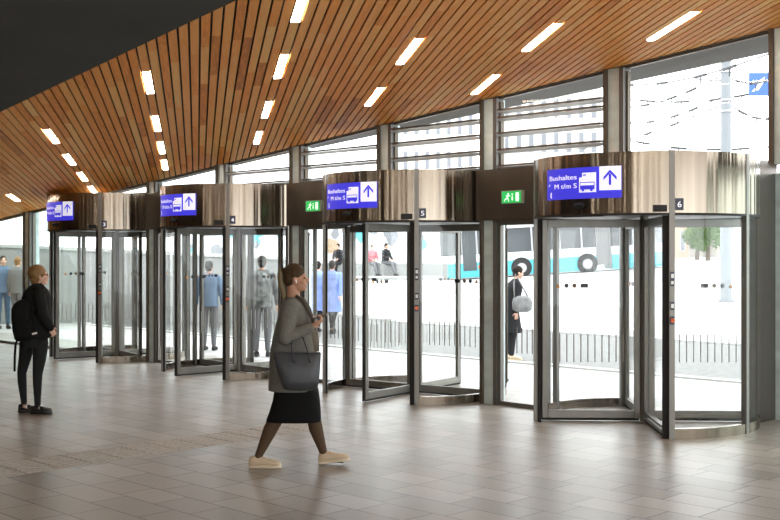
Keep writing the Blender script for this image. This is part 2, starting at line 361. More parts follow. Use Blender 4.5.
# upper windows
LZ=[2.83,3.02,3.215,3.40,3.49]
wb=[(-6.575,-4.93,False),(-8.325,-6.82,True),(-10.085,-8.57,True),(-11.865,-10.33,True),(-13.625,-12.11,True),(-15.535,-13.87,False),(-17.7,-15.78,False)]
for i,(x0,x1,lv) in enumerate(wb):
    wz0=H+.0 if i else H-.14
    w_=empty('window_%d'%(i+1),(x0,YW,wz0),None,None); struct(w_)
    L=x1-x0; ins=.012
    def zt(x): return zc(x0+x,YW+.05)-wz0-.03
    b=MB(); zz=[zt(.0),zt(L)]
    b.prism([(0.02,.03),(L-.02,.03),(L-.02,zz[1]),(0.02,zz[0])],.055,.065,'y'); b.build('glass_pane',M['glass'],w_)
    b=MB()
    if i: b.box(0,L,.03,.09,0,.03)
    b.prism([(0,zz[0]-.0),(L,zz[1]-.0),(L,zz[1]+.02),(0,zz[0]+.02)],.03,.09,'y')
    b.box(0,.02,.03,.09,0,zz[0]-.03); b.box(L-.02,L,.03,.09,0,zz[1]-.03)
    b.build('window_frame',M['brownmetal'],w_)
    if lv:
        for z in LZ:
            if z-wz0<zz[0]-.05:
                l=MB().box(.02,L-.02,-.045,-.02,z-wz0-.010,z-wz0+.012); l.cm=1
                l.add([(.02,-.02,z-wz0-.012),(L-.02,-.02,z-wz0-.012),(L-.02,.03,z-wz0-.038),(.02,.03,z-wz0-.038),(.02,-.02,z-wz0-.018),(L-.02,-.02,z-wz0-.018),(L-.02,.03,z-wz0-.044),(.02,.03,z-wz0-.044)],
                      [(0,3,2,1),(4,5,6,7),(0,1,5,4),(1,2,6,5),(2,3,7,6),(3,0,4,7)])
                l.build('louvre',[M['brownmetal'],M['louvre']],w_)
# bays between drums: header panel, exit door
BAY=[(-8.325,-7.60),(-11.865,-10.99),(-15.535,-14.68)]
for i,(x0,x1) in enumerate(BAY):
    b=MB().box(-8.60+.0 if i==0 else COLX[(1,3,5)[i]]-.03, x1, YW-.07,YW-.055,HB-.0,H); 
    b.box(x0,x1,YW-.055,YW+.1,HB,H); struct(b.build('wall_front',M['clad']))
    d=empty('door_%d'%(i+1),(x0,YW,0),None,None); struct(d); L=x1-x0
    b=MB().box(0,.04,0,.06,0,HB); b.box(L-.05,L,0,.06,0,HB); b.box(.04,L-.05,0,.06,HB-.06,HB); b.box(.04,L-.05,0,.06,0,.05); b.build('door_frame',M['alu'],d)
    MB().box(.04,L-.05,.025,.035,.05,HB-.06).build('glass_pane',M['glass'],d)
    b=MB().tube([(.16,-.03,.28),(.16,-.03,HB-.10)],.011); b.box(.152,.168,-.03,.0,.30,.32); b.box(.152,.168,-.03,.0,HB-.14,HB-.12); b.build('pull_bar',M['dgrey'],d)
    b=MB()
    for k in range(int((L-.2)/.075)):
        if .26+k*.075<L-.08: b.box(.26+k*.075,.273+k*.075,.0205,.0245,.63,.93)
    b.build('sticker_bars',M['sticker'],d)
# far left glazing
b=MB().box(XL-4.2,-23.72,YW,YW+.15,0,zc(-23.7,YW)+.1); struct(b.build('wall_front_end',M['wallpaint']))
for i,(x0,x1) in enumerate([(-19.845,-18.13),(-21.7,-20.09),(-23.7,-21.95)]):
    wz=0; w_=empty('window_%d'%(10+i),(x0,YW,0),None,None); struct(w_); L=x1-x0
    a0=zc(x0,YW)-.04; a1=zc(x1,YW)-.04
    MB().prism([(.02,.05),(L-.02,.05),(L-.02,a1),(.02,a0)],.055,.065,'y').build('glass_pane',M['gglass'],w_)
    b=MB().box(0,L,.03,.09,0,.05); b.prism([(0,a0-.0),(L,a1-.0),(L,a1+.04),(0,a0+.04)],.03,.09,'y'); b.box(0,.02,.03,.09,.05,a0); b.box(L-.02,L,.03,.09,.05,a1); b.build('window_frame',M['alu'],w_)
# ------------------------------------------------------------------ text helpers
def text_mesh(s,size,bold=.0,res=4):
    c=bpy.data.curves.new('t','FONT'); c.body=s; c.size=size; c.offset=bold; c.resolution_u=res; c.extrude=0
    o=bpy.data.objects.new('t',c); COL.objects.link(o); dg=bpy.context.evaluated_depsgraph_get()
    me=bpy.data.meshes.new_from_object(o.evaluated_get(dg)); COL.objects.unlink(o); bpy.data.objects.remove(o)
    vs=[tuple(v.co) for v in me.vertices]; fs=[tuple(p.vertices) for p in me.polygons]; bpy.data.meshes.remove(me); return vs,fs
def flat_solid(vs2,fs,mb,fn,d0,d1):
    """extrude a 2D outline mesh through mapping fn(u,v,depth)"""
    n=len(vs2); vs=[fn(u,v,d0) for u,v in vs2]+[fn(u,v,d1) for u,v in vs2]
    ff=[tuple(f) for f in fs]+[tuple(n+i for i in f[::-1]) for f in fs]
    cnt={}
    for f in fs:
        for i in range(len(f)):
            e=(f[i],f[(i+1)%len(f)]); cnt[e]=1
    for (a,c) in list(cnt):
        if (c,a) not in cnt: ff.append((c,a,n+a,n+c))
    mb.add(vs,ff)
def fit_text(s,u0,u1,v0,v1,bold=.0):
    vs,fs=text_mesh(s,1,bold); x0=min(v[0] for v in vs);x1=max(v[0] for v in vs); 
    cap=.72; # cap height of the built-in face
    sy=(v1-v0)/cap; sx=(u1-u0)/(x1-x0)
    return [(u0+(v[0]-x0)*sx,v0+v[1]*sy) for v in vs],fs
def poly2(mb,pts,fn,d0,d1): flat_solid(pts,[tuple(range(len(pts)))],mb,fn,d0,d1)
def disc2(mb,c,r,fn,d0,d1,n=16): poly2(mb,[(c[0]+r*math.cos(2*PI*i/n),c[1]+r*math.sin(2*PI*i/n)) for i in range(n)],fn,d0,d1)
# ------------------------------------------------------------------ revolving doors
def make_door():
    t=empty('revolving_door',(0,0,0),'x','revolving door','row of revolving doors in the glass front'); t['kind']='thing'
    b=MB().arc(RD-.03,RD,-180,180,HB,H,96); b.arc(.0,RD-.03,-180,180,H-.02,H,96); b.build('drum_header',M['steel'],t,'auto')
    b=MB().arc(.0,RD-.03,-180,180,HB,HB+.03,64); b.build('inner_ceiling',M['dgrey'],t,'auto')
    b=MB().arc(RD-.02,RD+.004,-180,180,HB-.022,HB,96); b.build('seal_ring',M['black'],t,'auto')
    hr=2.65/2*1.02
    for s in (1,-1):
        for back in (0,1):
            a=JA if not back else 180-JA
            a0,a1=(a-1.3,a+1.3)
            b=MB().arc(RD-.06,RD+.006,s*a0,s*a1,0,(HB-.022) if back else H+.004,4)
            j=b.build('jamb',M['alu'],t,'auto')
            e0,e1=((JA-4.0,JA-1.3) if not back else (180-JA+1.3,180-JA+4.0))
            MB().arc(RD-.06,RD-.034,s*e0,s*e1,0,HB-.025,4).build('brush_seal',M['brush'],j,'auto')
        MB().arc(RD-.05,RD+.006,s*88.7,s*91.3,0,H+.003,4).build('side_post',M['alu'],t,'auto')
        for a0,a1 in ((JA+1.3,88.7),(91.3,180-JA-1.3)):
            MB().arc(RD-.035,RD-.023,s*a0,s*a1,.10,HB-.022,16).build('curved_glass',M['glass'],t,'auto')
            c=MB().arc(RD-.055,RD-.002,s*a0,s*a1,0,.10,16); c.build('base_rail',M['steel'],t,'auto')
    # centre shaft and four wings
    MB().cyl((0,0),.045,0.0,HB,24).build('centre_shaft',M['alu'],t,'auto')
    for k in range(4):
        w_=bpy.data.objects.new('door_wing',None); COL.objects.link(w_); w_.parent=t; w_.empty_display_size=.1
        b=MB()
        # wing runs along -Y from the shaft
        b.box(-.022,.022,-1.09,-1.03,.03,HB-.03); b.box(-.022,.022,-.11,-.046,.03,HB-.03)
        b.box(-.022,.022,-1.03,-.11,.03,.115); b.box(-.022,.022,-1.03,-.11,HB-.115,HB-.03)
        b.box(-.032,-.022,-1.05,-.35,.035,.085); 
        fr=b.build('wing_frame',M['alu'],w_); bevel(fr,.004,1)
        MB().box(-.006,.006,-1.03,-.11,.115,HB-.115).build('wing_glass',M['glass'],w_)
        b=MB().box(-.012,.012,-1.118,-1.091,.01,HB-.03); b.box(-.012,.012,-1.09,-.06,.006,.029); b.build('brush_seal',M['brush'],w_)
        b=MB()
        for q in range(11): b.box(.0065,.0085,-.22-q*.075-.012,-.22-q*.075,.63,.93)
        b.build('sticker_bars',M['sticker'],w_)
        z=1.45
        def fn(u,v,d): return (d,-u,v)
        def stk(draw,m): q_=MB(); draw(q_); return q_.build('safety_sticker',m,w_)
        stk(lambda q_:poly2(q_,[(.945,z-.022),(.895,z-.022),(.92,z+.024)],fn,.0065,.0085),M['ytri'])
        stk(lambda q_:disc2(q_,(.83,z),.024,fn,.0065,.0085),M['darkpic']); stk(lambda q_:disc2(q_,(.745,z),.024,fn,.0065,.0085),M['brownpic'])
        stk(lambda q_:poly2(q_,[(.60,z-.022),(.68,z-.022),(.68,z+.022),(.60,z+.022)],fn,.0065,.0085),M['darkpic'])
        w_['wing']=k
    # sign bent round the header
    W0,V0=.475,2.342; RS=RD+.014
    def cyl(u,v,d):
        a=(u-W0)/RS; return ((RS+d)*math.sin(a),-(RS+d)*math.cos(a),V0+v)
    b=MB(); n=24
    b.arc(RD+.001,RS,math.degrees(-.475/RS),math.degrees(.445/RS),V0,V0+.31,n); sg=b.build('sign',M['blue'],t,'auto')
    b=MB()
    # finely cut arrow field
    def strip(u0,u1,v0,v1,d0,d1,mb,k=8):
        for i in range(k): poly2(mb,[(u0+(u1-u0)*i/k,v0),(u0+(u1-u0)*(i+1)/k,v0),(u0+(u1-u0)*(i+1)/k,v1),(u0+(u1-u0)*i/k,v1)],cyl,d0,d1)
    strip(.70,.9195,.075,.3095,0.0005,.003,b); b.build('arrow_field',M['white'],sg)
    b=MB(); cx=.81
    poly2(b,[(cx-.012,.125),(cx+.012,.125),(cx+.012,.235),(cx-.012,.235)],cyl,.0035,.006)
    poly2(b,[(cx,.275),(cx-.066,.205),(cx-.066,.172),(cx,.243)],cyl,.0035,.006)
    poly2(b,[(cx,.275),(cx,.243),(cx+.066,.172),(cx+.066,.205)],cyl,.0035,.006); b.build('arrow',M['blue'],sg)
    b=MB(); strip(.475,.665,.06,.21,.0005,.003,b); strip(.51,.665,.21,.255,.0005,.003,b); b.build('bus_stop_field',M['white'],sg)
    b=MB()
    strip(.487,.650,.088,.163,.0035,.0055,b,10)
    disc2(b,(.520,.085),.016,cyl,.0035,.0055); disc2(b,(.616,.085),.016,cyl,.0035,.0055)
    poly2(b,[(.522,.226),(.555,.226),(.555,.238),(.522,.238)],cyl,.0035,.0055); b.build('bus_pictogram',M['blue'],sg)
    b=MB()
    strip(.494,.643,.130,.154,.0057,.007,b,10); b.build('bus_windows',M['white'],sg)
    b=MB(); vs,fs=fit_text('Bushaltes',.05,.445,.195,.245,.0); flat_solid(vs,fs,b,cyl,.0005,.003)
    vs,fs=fit_text('M t/m S',.135,.445,.108,.158,.0); flat_solid(vs,fs,b,cyl,.0005,.003)
    poly2(b,[(.035,.135),(.055,.150),(.058,.162),(.035,.147)],cyl,.0005,.003)
    poly2(b,[(.072,.018),(.088,.018),(.080,.045),(.088,.075),(.072,.075),(.062,.045)],cyl,.0005,.003)
    b.build('lettering',M['white'],sg)
    # number plate, sensors, switches
    a=math.degrees(.075/RD)
    pl=MB().arc(RD+.001,RD+.008,JA+1.5,JA+1.5+3.9,2.215,2.33,4).build('number_plate',M['navy'],t,'auto')
    b=MB(); b.ell((0,0,0),(.066,.045,.030)); b.xform(Matrix.Translation((-.01,-RD-.004,2.275))); b.build('motion_sensor',M['black'],t,True)
    MB().arc(RD-.0,RD+.03,JA-8.8,JA-2.6,2.20,2.265,6).build('sensor_box',M['black'],t,'auto')
    MB().arc(RD-.03,RD+.0,-12,12,HB-.03,HB-.022,6).build('door_camera',M['black'],t,'auto')
    ja=R_(JA); jx,jy=(RD+.006)*math.sin(ja),-(RD+.006)*math.cos(ja)
    Mx=Matrix.Translation((jx,jy,0))@Matrix.Rotation(ja,4,'Z')
    b=MB().box(-.02,.022,-.006,0,1.48,1.62); b.xform(Mx); b.build('key_switch',M['navy'],t)
    b=MB().box(-.012,.016,-.009,-.006,1.56,1.60); b.box(-.012,.014,-.009,-.006,1.50,1.53); b.xform(Mx); b.build('switch_knob',M['silver'],t)
    b=MB().box(-.02,.022,-.006,0,1.25,1.33); b.xform(Mx); b.build('key_switch',M['navy'],t)
    b=MB().box(-.012,.016,-.009,-.006,1.27,1.31); b.xform(Mx); b.build('switch_knob',M['silver'],t)
    b=MB().box(-.022,.022,-.006,0,1.11,1.19); b.xform(Mx); b.build('emergency_plate',M['navy'],t)
    b=MB(); b.cyl((0,0),.022,0,.03,16); b.xform(Mx@Matrix.Translation((0,-.006,1.15))@Matrix.Rotation(R_(90),4,'X')); b.build('emergency_button',M['orange'],t,'auto')
    return t
def kids(o): return [c for c in COL.objects if c.parent==o]
def copy_tree(o,parent=None):
    c=o.copy(); COL.objects.link(c); c.parent=parent
    for k in kids(o): copy_tree(k,c)
    return c
DL=['revolving door with number plate 6, largest and nearest, at the right','revolving door with number plate 5, wing swung out behind the walking woman',
    'revolving door with number plate 4, left of the walking woman','revolving door with number plate 3, farthest, beside the standing person in black']
proto=make_door(); doors=[proto]+[copy_tree(proto) for _ in range(3)]
for i,d in enumerate(doors):
    d.location=(DX[i],YC,0); d['label']=DL[i]
    for c in kids(d):
        if c.name.startswith('door_wing'): c.rotation_euler=(0,0,R_(PHI[i]+90*c['wing']))
        if c.name.startswith('number_plate'):
            b=MB(); vs,fs=fit_text(DN[i],.020,.060,.028,.088,.004)
            def cy(u,v,dd):
                a=R_(JA+1.5)+u/RD; return ((RD+dd)*math.sin(a),-(RD+dd)*math.cos(a),2.215+v)
            flat_solid(vs,fs,b,cy,.0085,.0095); b.build('numeral',M['white'],c)
for d in doors:
    for c in kids(d):
        if 'wing' in c: del c['wing']
# emergency exit signs on the panels
EL=['green exit sign on the steel panel between doors 5 and 6','green exit sign on the steel panel between doors 4 and 5']
for i,(x,y) in enumerate([(-8.19,YW-.071),(-11.69,YW-.071)]):
    s=empty('exit_sign',(x,y,2.385),EL[i],'exit sign','emergency exit signs'); s.scale=(.76,1,.9)
    MB().box(-.02,.42,-.012,0,-.01,.16).build('back_plate',M['silver'],s)
    MB().box(0,.36,-.022,-.012,0,.15).build('green_panel',M['exitgreen'],s)
    def fx(u,v,d): return (u,-.0225-d,v)
    b=MB(); poly2(b,[(.27,.02),(.33,.02),(.33,.13),(.27,.13)],fx,0,.002); b.build('door_symbol',M['exitwhite'],s)
    b=MB(); disc2(b,(.125,.118),.012,fx,0,.002)
    poly2(b,[(.095,.065),(.12,.06),(.135,.10),(.11,.105)],fx,0,.002); poly2(b,[(.075,.09),(.085,.083),(.12,.098),(.115,.106)],fx,0,.002); poly2(b,[(.13,.10),(.16,.078),(.165,.086),(.135,.108)],fx,0,.002)
    poly2(b,[(.10,.07),(.06,.05),(.045,.02),(.058,.018),(.07,.042),(.112,.055)],fx,0,.002); poly2(b,[(.105,.065),(.12,.06),(.14,.04),(.135,.015),(.124,.015),(.125,.036)],fx,0,.002)
    b.build('running_figure',M['exitwhite'],s)
    b=MB(); poly2(b,[(.195,.09),(.212,.09),(.212,.055),(.225,.055),(.2035,.025),(.182,.055),(.195,.055)],fx,0,.002); disc2(b,(.2035,.11),.010,fx,0,.002); b.build('arrow_symbol',M['exitwhite'],s)
# ------------------------------------------------------------------ people
M['skin']=mat('skin',(.42,.215,.13),.55); M['skin2']=mat('fair_skin',(.60,.36,.26),.55)
M['tights']=mat('sheer_dark_tights',(.085,.052,.032),.5,spec=.12)
M['blazer']=mat('grey_wool_blazer',(.15,.145,.125),.85,noise=(40,.12),bump=(6,.35),spec=.12)
M['lapel']=mat('blazer_lapel',(.085,.078,.062),.85,spec=.12); M['blouse']=mat('brown_blouse',(.13,.10,.07),.7)
M['skirt']=mat('black_knit',(.008,.008,.008),.9,bump=(5,.5),spec=.12); M['sneaker']=mat('cream_leather',(.56,.44,.30),.5); M['sole']=mat('cream_sole',(.60,.50,.37),.6)
M['bag']=mat('charcoal_leather',(.035,.037,.043),.38,bump=(5,.5)); M['hairdark']=mat('brown_hair',(.055,.032,.016),.5,bump=(40,.5,(1,1,.1)),spec=.12)
M['hairtail']=mat('blonde_ponytail',(.17,.125,.055),.5,bump=(60,.5,(1,1,.08))); M['hairginger']=mat('ginger_hair',(.22,.11,.03),.5,bump=(60,.5,(1,1,.08)))
M['blackjacket']=mat('black_jacket',(.012,.012,.011),.75,bump=(7,.6),spec=.12); M['backpack']=mat('black_backpack_fabric',(.009,.009,.009),.8,bump=(9,.4),spec=.12)
M['jeans']=mat('black_jeans',(.018,.019,.019),.75,bump=(10,.4),spec=.12); M['blackshoe']=mat('black_patent_leather',(.010,.010,.010),.25)
M['plasticwhite']=mat('white_plastic',(.8,.8,.8),.4); M['phone']=mat('dark_phone',(.05,.025,.015),.3); M['eye']=mat('eye',(.03,.02,.015),.2)
M['chrome']=mat('chrome',(.7,.7,.7),.2,1)
def head(mb,c,k=1.0,yaw=0,pitch=0):
    s=len(mb.v)
    mb.ell((-.010,0,.030),(.098,.076,.100)); mb.ell((.028,0,-.035),(.064,.058,.080)); mb.ell((.066,0,-.092),(.022,.026,.020))
    mb.cap((.084,0,.012),.009,(.106,0,-.022),.012); mb.ell((.094,0,-.030),(.014,.018,.010))
    mb.ell((.086,0,-.052),(.012,.022,.007)); mb.ell((.084,0,-.064),(.012,.020,.007)); mb.ell((.074,0,.026),(.018,.050,.012))
    for q in (1,-1): mb.ell((-.002,q*.073,-.012),(.018,.013,.031)); mb.ell((.055,q*.035,-.030),(.030,.022,.025))
    Mx=Matrix.Translation(c)@Matrix.Rotation(yaw,4,'Z')@Matrix.Rotation(-pitch,4,'Y')@Matrix.Scale(k,4)
    mb.xform(Mx,s); return Mx
def hand(mb,wrist,f,n,curl=35,side=1,k=1.0,splay=.02):
    f=Vector(f).normalized(); n=Vector(n); n=(n-f*n.dot(f)).normalized(); s=f.cross(n)*side; w=Vector(wrist)
    rot=Matrix((f,s,n)).transposed()
    mb.ell(w+f*.045*k,(.052*k,.040*k,.016*k),rot); mb.cap(w-f*.02*k,.024*k,w+f*.03*k,.022*k)
    for i,L in enumerate((.070,.078,.072,.056)):
        p=w+f*.082*k+s*(-.029+.0195*i)*k; a=0.0; seg=(L*.45*k,L*.32*k,L*.25*k)
        for j,l in enumerate(seg):
            a+=R_(curl*(.7,1.0,.8)[j]); d=f*math.cos(a)+n*math.sin(a)+s*(splay*(i-1.5)); d.normalize()
            mb.cap(p,(.0098-.0012*j)*k,p+d*l,(.0088-.0012*j)*k,10); p=p+d*l
    p=w+f*.022*k-s*.030*k+n*.006*k
    for l,v in ((.042*k,-s*.75+f*.6+n*.35),(.030*k,-s*.25+f*.85+n*.5)):
        v=v.normalized(); mb.cap(p,.0125*k,p+v*l,.0098*k,10); p=p+v*l
def shoe(parent,heel,yaw,pitch,L,mat_u,mat_s,k=1.0,high=.085,solet=.028,name='shoe'):
    S=[(-.0,.018,.6),(.012,.031,.9),(.05,.037,1.0),(.10,.037,1.0),(.145,.041,.82),(.19,.046,.62),(.235,.043,.52),(.262,.031,.42),(.274,.012,.28)]
    fx=L/.274; b=MB(); out=[]; so=[]
    for x,hw,t in S:
        top=solet*.8+(high-solet)*t; z0=solet*.6; r=[]; q=[]
        for i in range(20):
            a=2*PI*i/20; ca,sa=math.cos(a),math.sin(a)
            r.append(Vector((x*fx,hw*k*math.copysign(abs(ca)**.75,ca),(z0+top)/2+(top-z0)/2*math.copysign(abs(sa)**.8,sa))))
            q.append(Vector(((x*1.02-.002)*fx,(hw+.003)*k*math.copysign(abs(ca)**.5,ca),solet/2+solet/2*math.copysign(abs(sa)**.35,sa))))
        out.append(r); so.append(q)
    b.loft(out); Mx=Matrix.Translation(heel)@Matrix.Rotation(yaw,4,'Z')@Matrix.Rotation(-pitch,4,'Y'); b.xform(Mx)
    u=b.build(name,mat_u,parent,True)
    b=MB(); b.loft(so); b.xform(Mx); b.build('sole',mat_s,u,'auto')
    return u,Mx,fx
# ---- walking woman
def px(x0,yg,sc_,d0): return lambda x,y,dep=0: Vector(((x-x0)/sc_+(x-390)/F*dep,dep,(yg-y)/sc_))
W=px(297,467,118.3,9.34); wd=9.34; wx,wy=cam2w((297-390)/F*wd,wd)
wp=empty('person',(wx,wy,0),'walking person in grey blazer, black skirt and cream sneakers, hair in a ponytail','person',rotz=TH)
def prof(P,rows,sc_): return [(P((a+c)/2,y,dy).x,dy,P(0,y).z,(c-a)/2/sc_,ry) for y,a,c,ry,dy in rows]
b=MB(); Mh=head(b,(-.012,0,1.582),.97,0,R_(4))
b.cap(W(293,288),.052,W(294,304),.060)
b.rings(prof(W,[(301,286,302,.08,0),(308,281,308,.15,0),(320,280,313,.145,0),(340,279,312,.12,0),(358,277,313,.13,0),(380,277,315,.155,0),(398,280,312,.13,0)],118.3))
b.cap(W(297,390,.05),.085,W(313.5,419,.05),.060); b.cap(W(313.5,419,.05),.060,W(316,431,.06),.060); b.cap(W(316,431,.06),.060,W(323.5,455,.08),.033); b.cap(W(323.5,455,.08),.033,W(325.5,462,.08),.03)
b.cap(W(293,390,-.05),.085,W(277.5,417,-.05),.060); b.cap(W(277.5,417,-.05),.060,W(270.5,429,-.06),.061); b.cap(W(270.5,429,-.06),.061,W(259.5,453,-.08),.034); b.cap(W(259.5,453,-.08),.034,W(257,460,-.08),.032)
b.cap(W(324,462,.08),.03,W(342,463.5,.08),.02); b.cap(W(256,461,-.08),.03,W(272,463,-.08),.02)
rs,re,rw=W(291,307,-.165),W(285,337,-.235),W(311,326.5,-.20)
b.cap(rs,.055,re,.042); b.cap(re,.042,rw,.026)
ls,le,lw_=W(293,307,.165),W(291,337,.215),W(306,350,.20)
b.cap(ls,.055,le,.042); b.cap(le,.042,lw_,.026)
hand(b,W(313,325.5,-.20),(.80,.16,.52),(-.25,.35,.85),62,1,.95)
hand(b,lw_+Vector((.01,0,-.005)),(.55,0,-.8),(0,-1,0),30,1,.93)
bake(b,'body',[M['skin'],M['tights']],wp,.0052,2,lambda c:1 if c.z<.62 else 0)
b=MB()
for q in (1,-1): b.ell((.0795,q*.030,.002),(.010,.014,.006))
b.xform(Mh); b.build('eye',M['eye'],wp,True)
b=MB()
for q in (1,-1): b.cap((.082,q*.018,.020),.0035,(.074,q*.048,.021),.003,8)
b.cap((.0955,-.014,-.058),.0035,(.0955,.014,-.058),.0035,8); b.xform(Mh); 
b=MB(); b.ell((-.013,0,.046),(.099,.083,.093)); b.ell((-.050,0,.010),(.062,.078,.080)); b.ell((-.105,0,.080),(.028,.028,.028)); b.xform(Mh)
bake(b,'hair',M['hairdark'],wp,.006,3)
b=MB(); b.tube([(-.100,0,.090),(-.122,0,.080),(-.130,0,.03),(-.122,0,-.05),(-.110,0,-.13),(-.106,0,-.21)],[.018,.026,.030,.031,.027,.012],16); b.xform(Mh)
bake(b,'ponytail',M['hairtail'],wp,.006,2)
b=MB(); b.cap((.008,-.084,-.010),.007,(.014,-.084,-.034),.0035,8); b.xform(Mh); b.build('earbud',M['plasticwhite'],wp,True)
# clothes
b=MB(); b.rings(prof(W,[(298,287,300,.065,0),(301,283.5,303,.115,0),(305,281,306,.165,0),(313,279.5,309.5,.178,0),(325,276,313,.165,0),(337,273,314.5,.155,0),(350,270.5,316.5,.165,0),(365,269.3,317.5,.18,0),(380,268.7,318,.19,0),(391,268.5,317.5,.192,0)],118.3),32,2.4)
b.cap(rs,.077,re,.060); b.cap(re,.060,W(309.5,327.5,-.20),.044); b.cap(ls,.075,le,.060); b.cap(le,.060,W(303,348,.20),.045)
bake(b,'blazer',M['blazer'],wp,.0075,4)
b=MB(); b.rings(prof(W,[(303,292,305,.05,0),(312,296,311,.075,0),(325,300,316.5,.085,0),(337,302,319,.085,0),(352,302,319.5,.085,0)],118.3),24,2.2); b.build('blouse',M['blouse'],wp,True)
b=MB()
for dpt in (-1,1):
    b.tube([W(296,296.5,dpt*.055),W(303,301,dpt*.085),W(308.5,310,dpt*.105),W(312.5,320,dpt*.105),W(315,330,dpt*.10)],[.012,.018,.020,.016,.006],8)
b.build('lapel',M['lapel'],wp,True)
b=MB(); b.cyl((0,0),.008,0,.006,12); b.xform(Matrix.Translation(W(316.5,334,-.085))@Matrix.Rotation(R_(60),4,'Y')); b.build('button',M['darkpic'],wp)
b=MB(); b.rings(prof(W,[(384,275,316.5,.165,0),(392,274.5,318.5,.175,0),(401,273,319.8,.178,0),(411,270,320.6,.175,0),(419,267.0,321,.17,0),(421.5,266.5,320.8,.165,0)],118.3),36,2.9); b.build('skirt',M['skirt'],wp,True)
for hx,hy,ty_,dep,L in ((319,467,463.3,.08,.262),(249,466.5,467,-.08,.268)):
    pit=math.atan2(hy-ty_,30) if dep>0 else 0
    u,Mx,fx=shoe(wp,W(hx,hy+(0 if dep>0 else .5),dep),0,pit,L,M['sneaker'],M['sole'],1.0,.108)
    b=MB()
    for q in range(5): b.cap((.125*fx+q*.016,-.022,.098-q*.0085),.003,(.125*fx+q*.016,.022,.098-q*.0085),.003,6)
    b.xform(Mx); b.build('laces',M['plasticwhite'],u,True)
# handbag on her forearm
hb=empty('handbag',(wx,wy,0),'charcoal leather tote bag hanging from the walking person\'s forearm','handbag',rotz=TH)
yb=-.275
def bagring(y,a,c,t,dy=0): return (W((a+c)/2,y,yb).x,yb+dy,W(0,y).z,(c-a)/2/118.3,t)
b=MB(); b.rings([bagring(387,288,312,.045),bagring(385.5,284,317,.055),bagring(378,281,318.5,.062),bagring(368,278,319.3,.055),bagring(358,275.5,320,.038),bagring(352,274.3,320.3,.022),bagring(350.5,274.5,320.3,.018)],36,3.2)
b.build('bag_body',M['bag'],hb,True)
b=MB(); b.tube([W(274.6,351,yb),W(297,351.6,yb-.02),W(320,350.3,yb)],.0045,6); b.tube([W(274.6,351,yb),W(297,351.6,yb+.02),W(320,350.3,yb)],.0045,6); b.build('rim_piping',M['bag'],hb,True)
for dq in (-.026,.026):
    b=MB(); b.tube([W(294.5,360,yb+dq*1.9),W(292.5,352,yb+dq*1.4),W(291.5,343,yb+.02+dq),W(294,335,yb+.04+dq*.3),W(299,333,yb+.05),W(303,336.5,yb+.04+dq*.3),W(306.5,346,yb+.02+dq),W(309.5,354,yb+dq*1.4),W(310,360,yb+dq*1.9)],.0065,8); b.build('handle',M['bag'],hb,True)
ph=empty('phone',(wx,wy,0),'dark phone held up in the walking person\'s hand','phone',rotz=TH)
b=MB().box(-.065,.065,-.034,.034,-.0045,.0045); b.xform(Matrix.Translation(W(319.0,316.2,-.155))@Matrix.Rotation(R_(-10),4,'Y')@Matrix.Rotation(R_(18),4,'X')); o=b.build('phone_case',M['phone'],ph); bevel(o,.003)
b=MB().box(-.060,.060,-.030,.030,.0045,.0055); b.xform(Matrix.Translation(W(319.0,316.2,-.155))@Matrix.Rotation(R_(-10),4,'Y')@Matrix.Rotation(R_(18),4,'X')); b.build('screen',M['blackshoe'],ph)
# ---- standing person in black
Q=px(34,413,88.9,12.43); sd=12.43; sx,sy=cam2w((34-390)/F*sd,sd)
sp=empty('person',(sx,sy,0),'standing person in black jacket with short ginger hair and glasses','person',rotz=TH)
yw=R_(22); b=MB(); Mh=head(b,(.056,0,1.545),.95,yw,R_(6))
b.cap(Q(37.5,280),.052,Q(36.5,292),.06)
b.rings(prof(Q,[(289,29,45,.11,0),(296,26,47,.16,0),(312,26,48,.15,0),(328,24,47,.15,0),(340,21.5,46.5,.15,0),(346,23,45,.12,0)],88.9))
legL=[(27.5,343,.05,.088),(25,358,.06,.070),(21.8,373,.06,.052),(22.2,383,.06,.050),(24,403,.06,.034)]
legR=[(40.5,343,-.05,.088),(39.5,358,-.05,.074),(37.6,373,-.05,.055),(37.4,383,-.05,.050),(37.6,404,-.05,.034)]
for Lg in (legL,legR):
    for (x,y,dp,r),(x2,y2,d2,r2) in zip(Lg,Lg[1:]): b.cap(Q(x,y,dp),r*.9,Q(x2,y2,d2),r2*.9)
    x,y,dp,r=Lg[-1]; b.cap(Q(x,y+4,dp),.03,Q(x+10,y+7,dp),.02)
ars,are,arw=Q(39,294,-.16),Q(43.5,315,-.21),Q(50.5,327.5,-.14)
als,ale,alw=Q(37,294,.17),Q(42,315,.22),Q(50,328,.16)
b.cap(ars,.05,are,.04); b.cap(are,.04,arw,.028); b.cap(als,.05,ale,.04); b.cap(ale,.04,alw,.028)
hand(b,arw,(.35,.45,-.8),(-.6,.6,0),40,-1,.9); hand(b,alw,(.35,-.45,-.8),(-.6,-.6,0),40,1,.9)
bake(b,'body',M['skin2'],sp,.0065,2)
b=MB(); b.ell((-.020,0,.036),(.107,.086,.103)); b.ell((-.050,0,-.045),(.058,.072,.068)); b.ell((-.010,.066,-.005),(.030,.018,.050)); b.ell((-.020,-.068,.0),(.036,.018,.055)); b.xform(Mh); bake(b,'hair',M['hairginger'],sp,.006,3)
b=MB()
for q in (1,-1):
    b.tube([(.094,q*(.034+.022*math.cos(a)),.002+.018*math.sin(a)) for a in [2*PI*i/12 for i in range(13)]],.0022,6)
    b.tube([(.093,q*.056,.006),(.04,q*.078,.006),(.0,q*.082,-.004)],.0022,6)
b.tube([(.095,-.012,.004),(.097,0,.007),(.095,.012,.004)],.002,6); b.xform(Mh); b.build('glasses',M['blackshoe'],sp,True)
b=MB()
for q in (1,-1): b.ell((.0795,q*.032,.002),(.010,.013,.006))
b.xform(Mh); b.build('eye',M['eye'],sp,True)
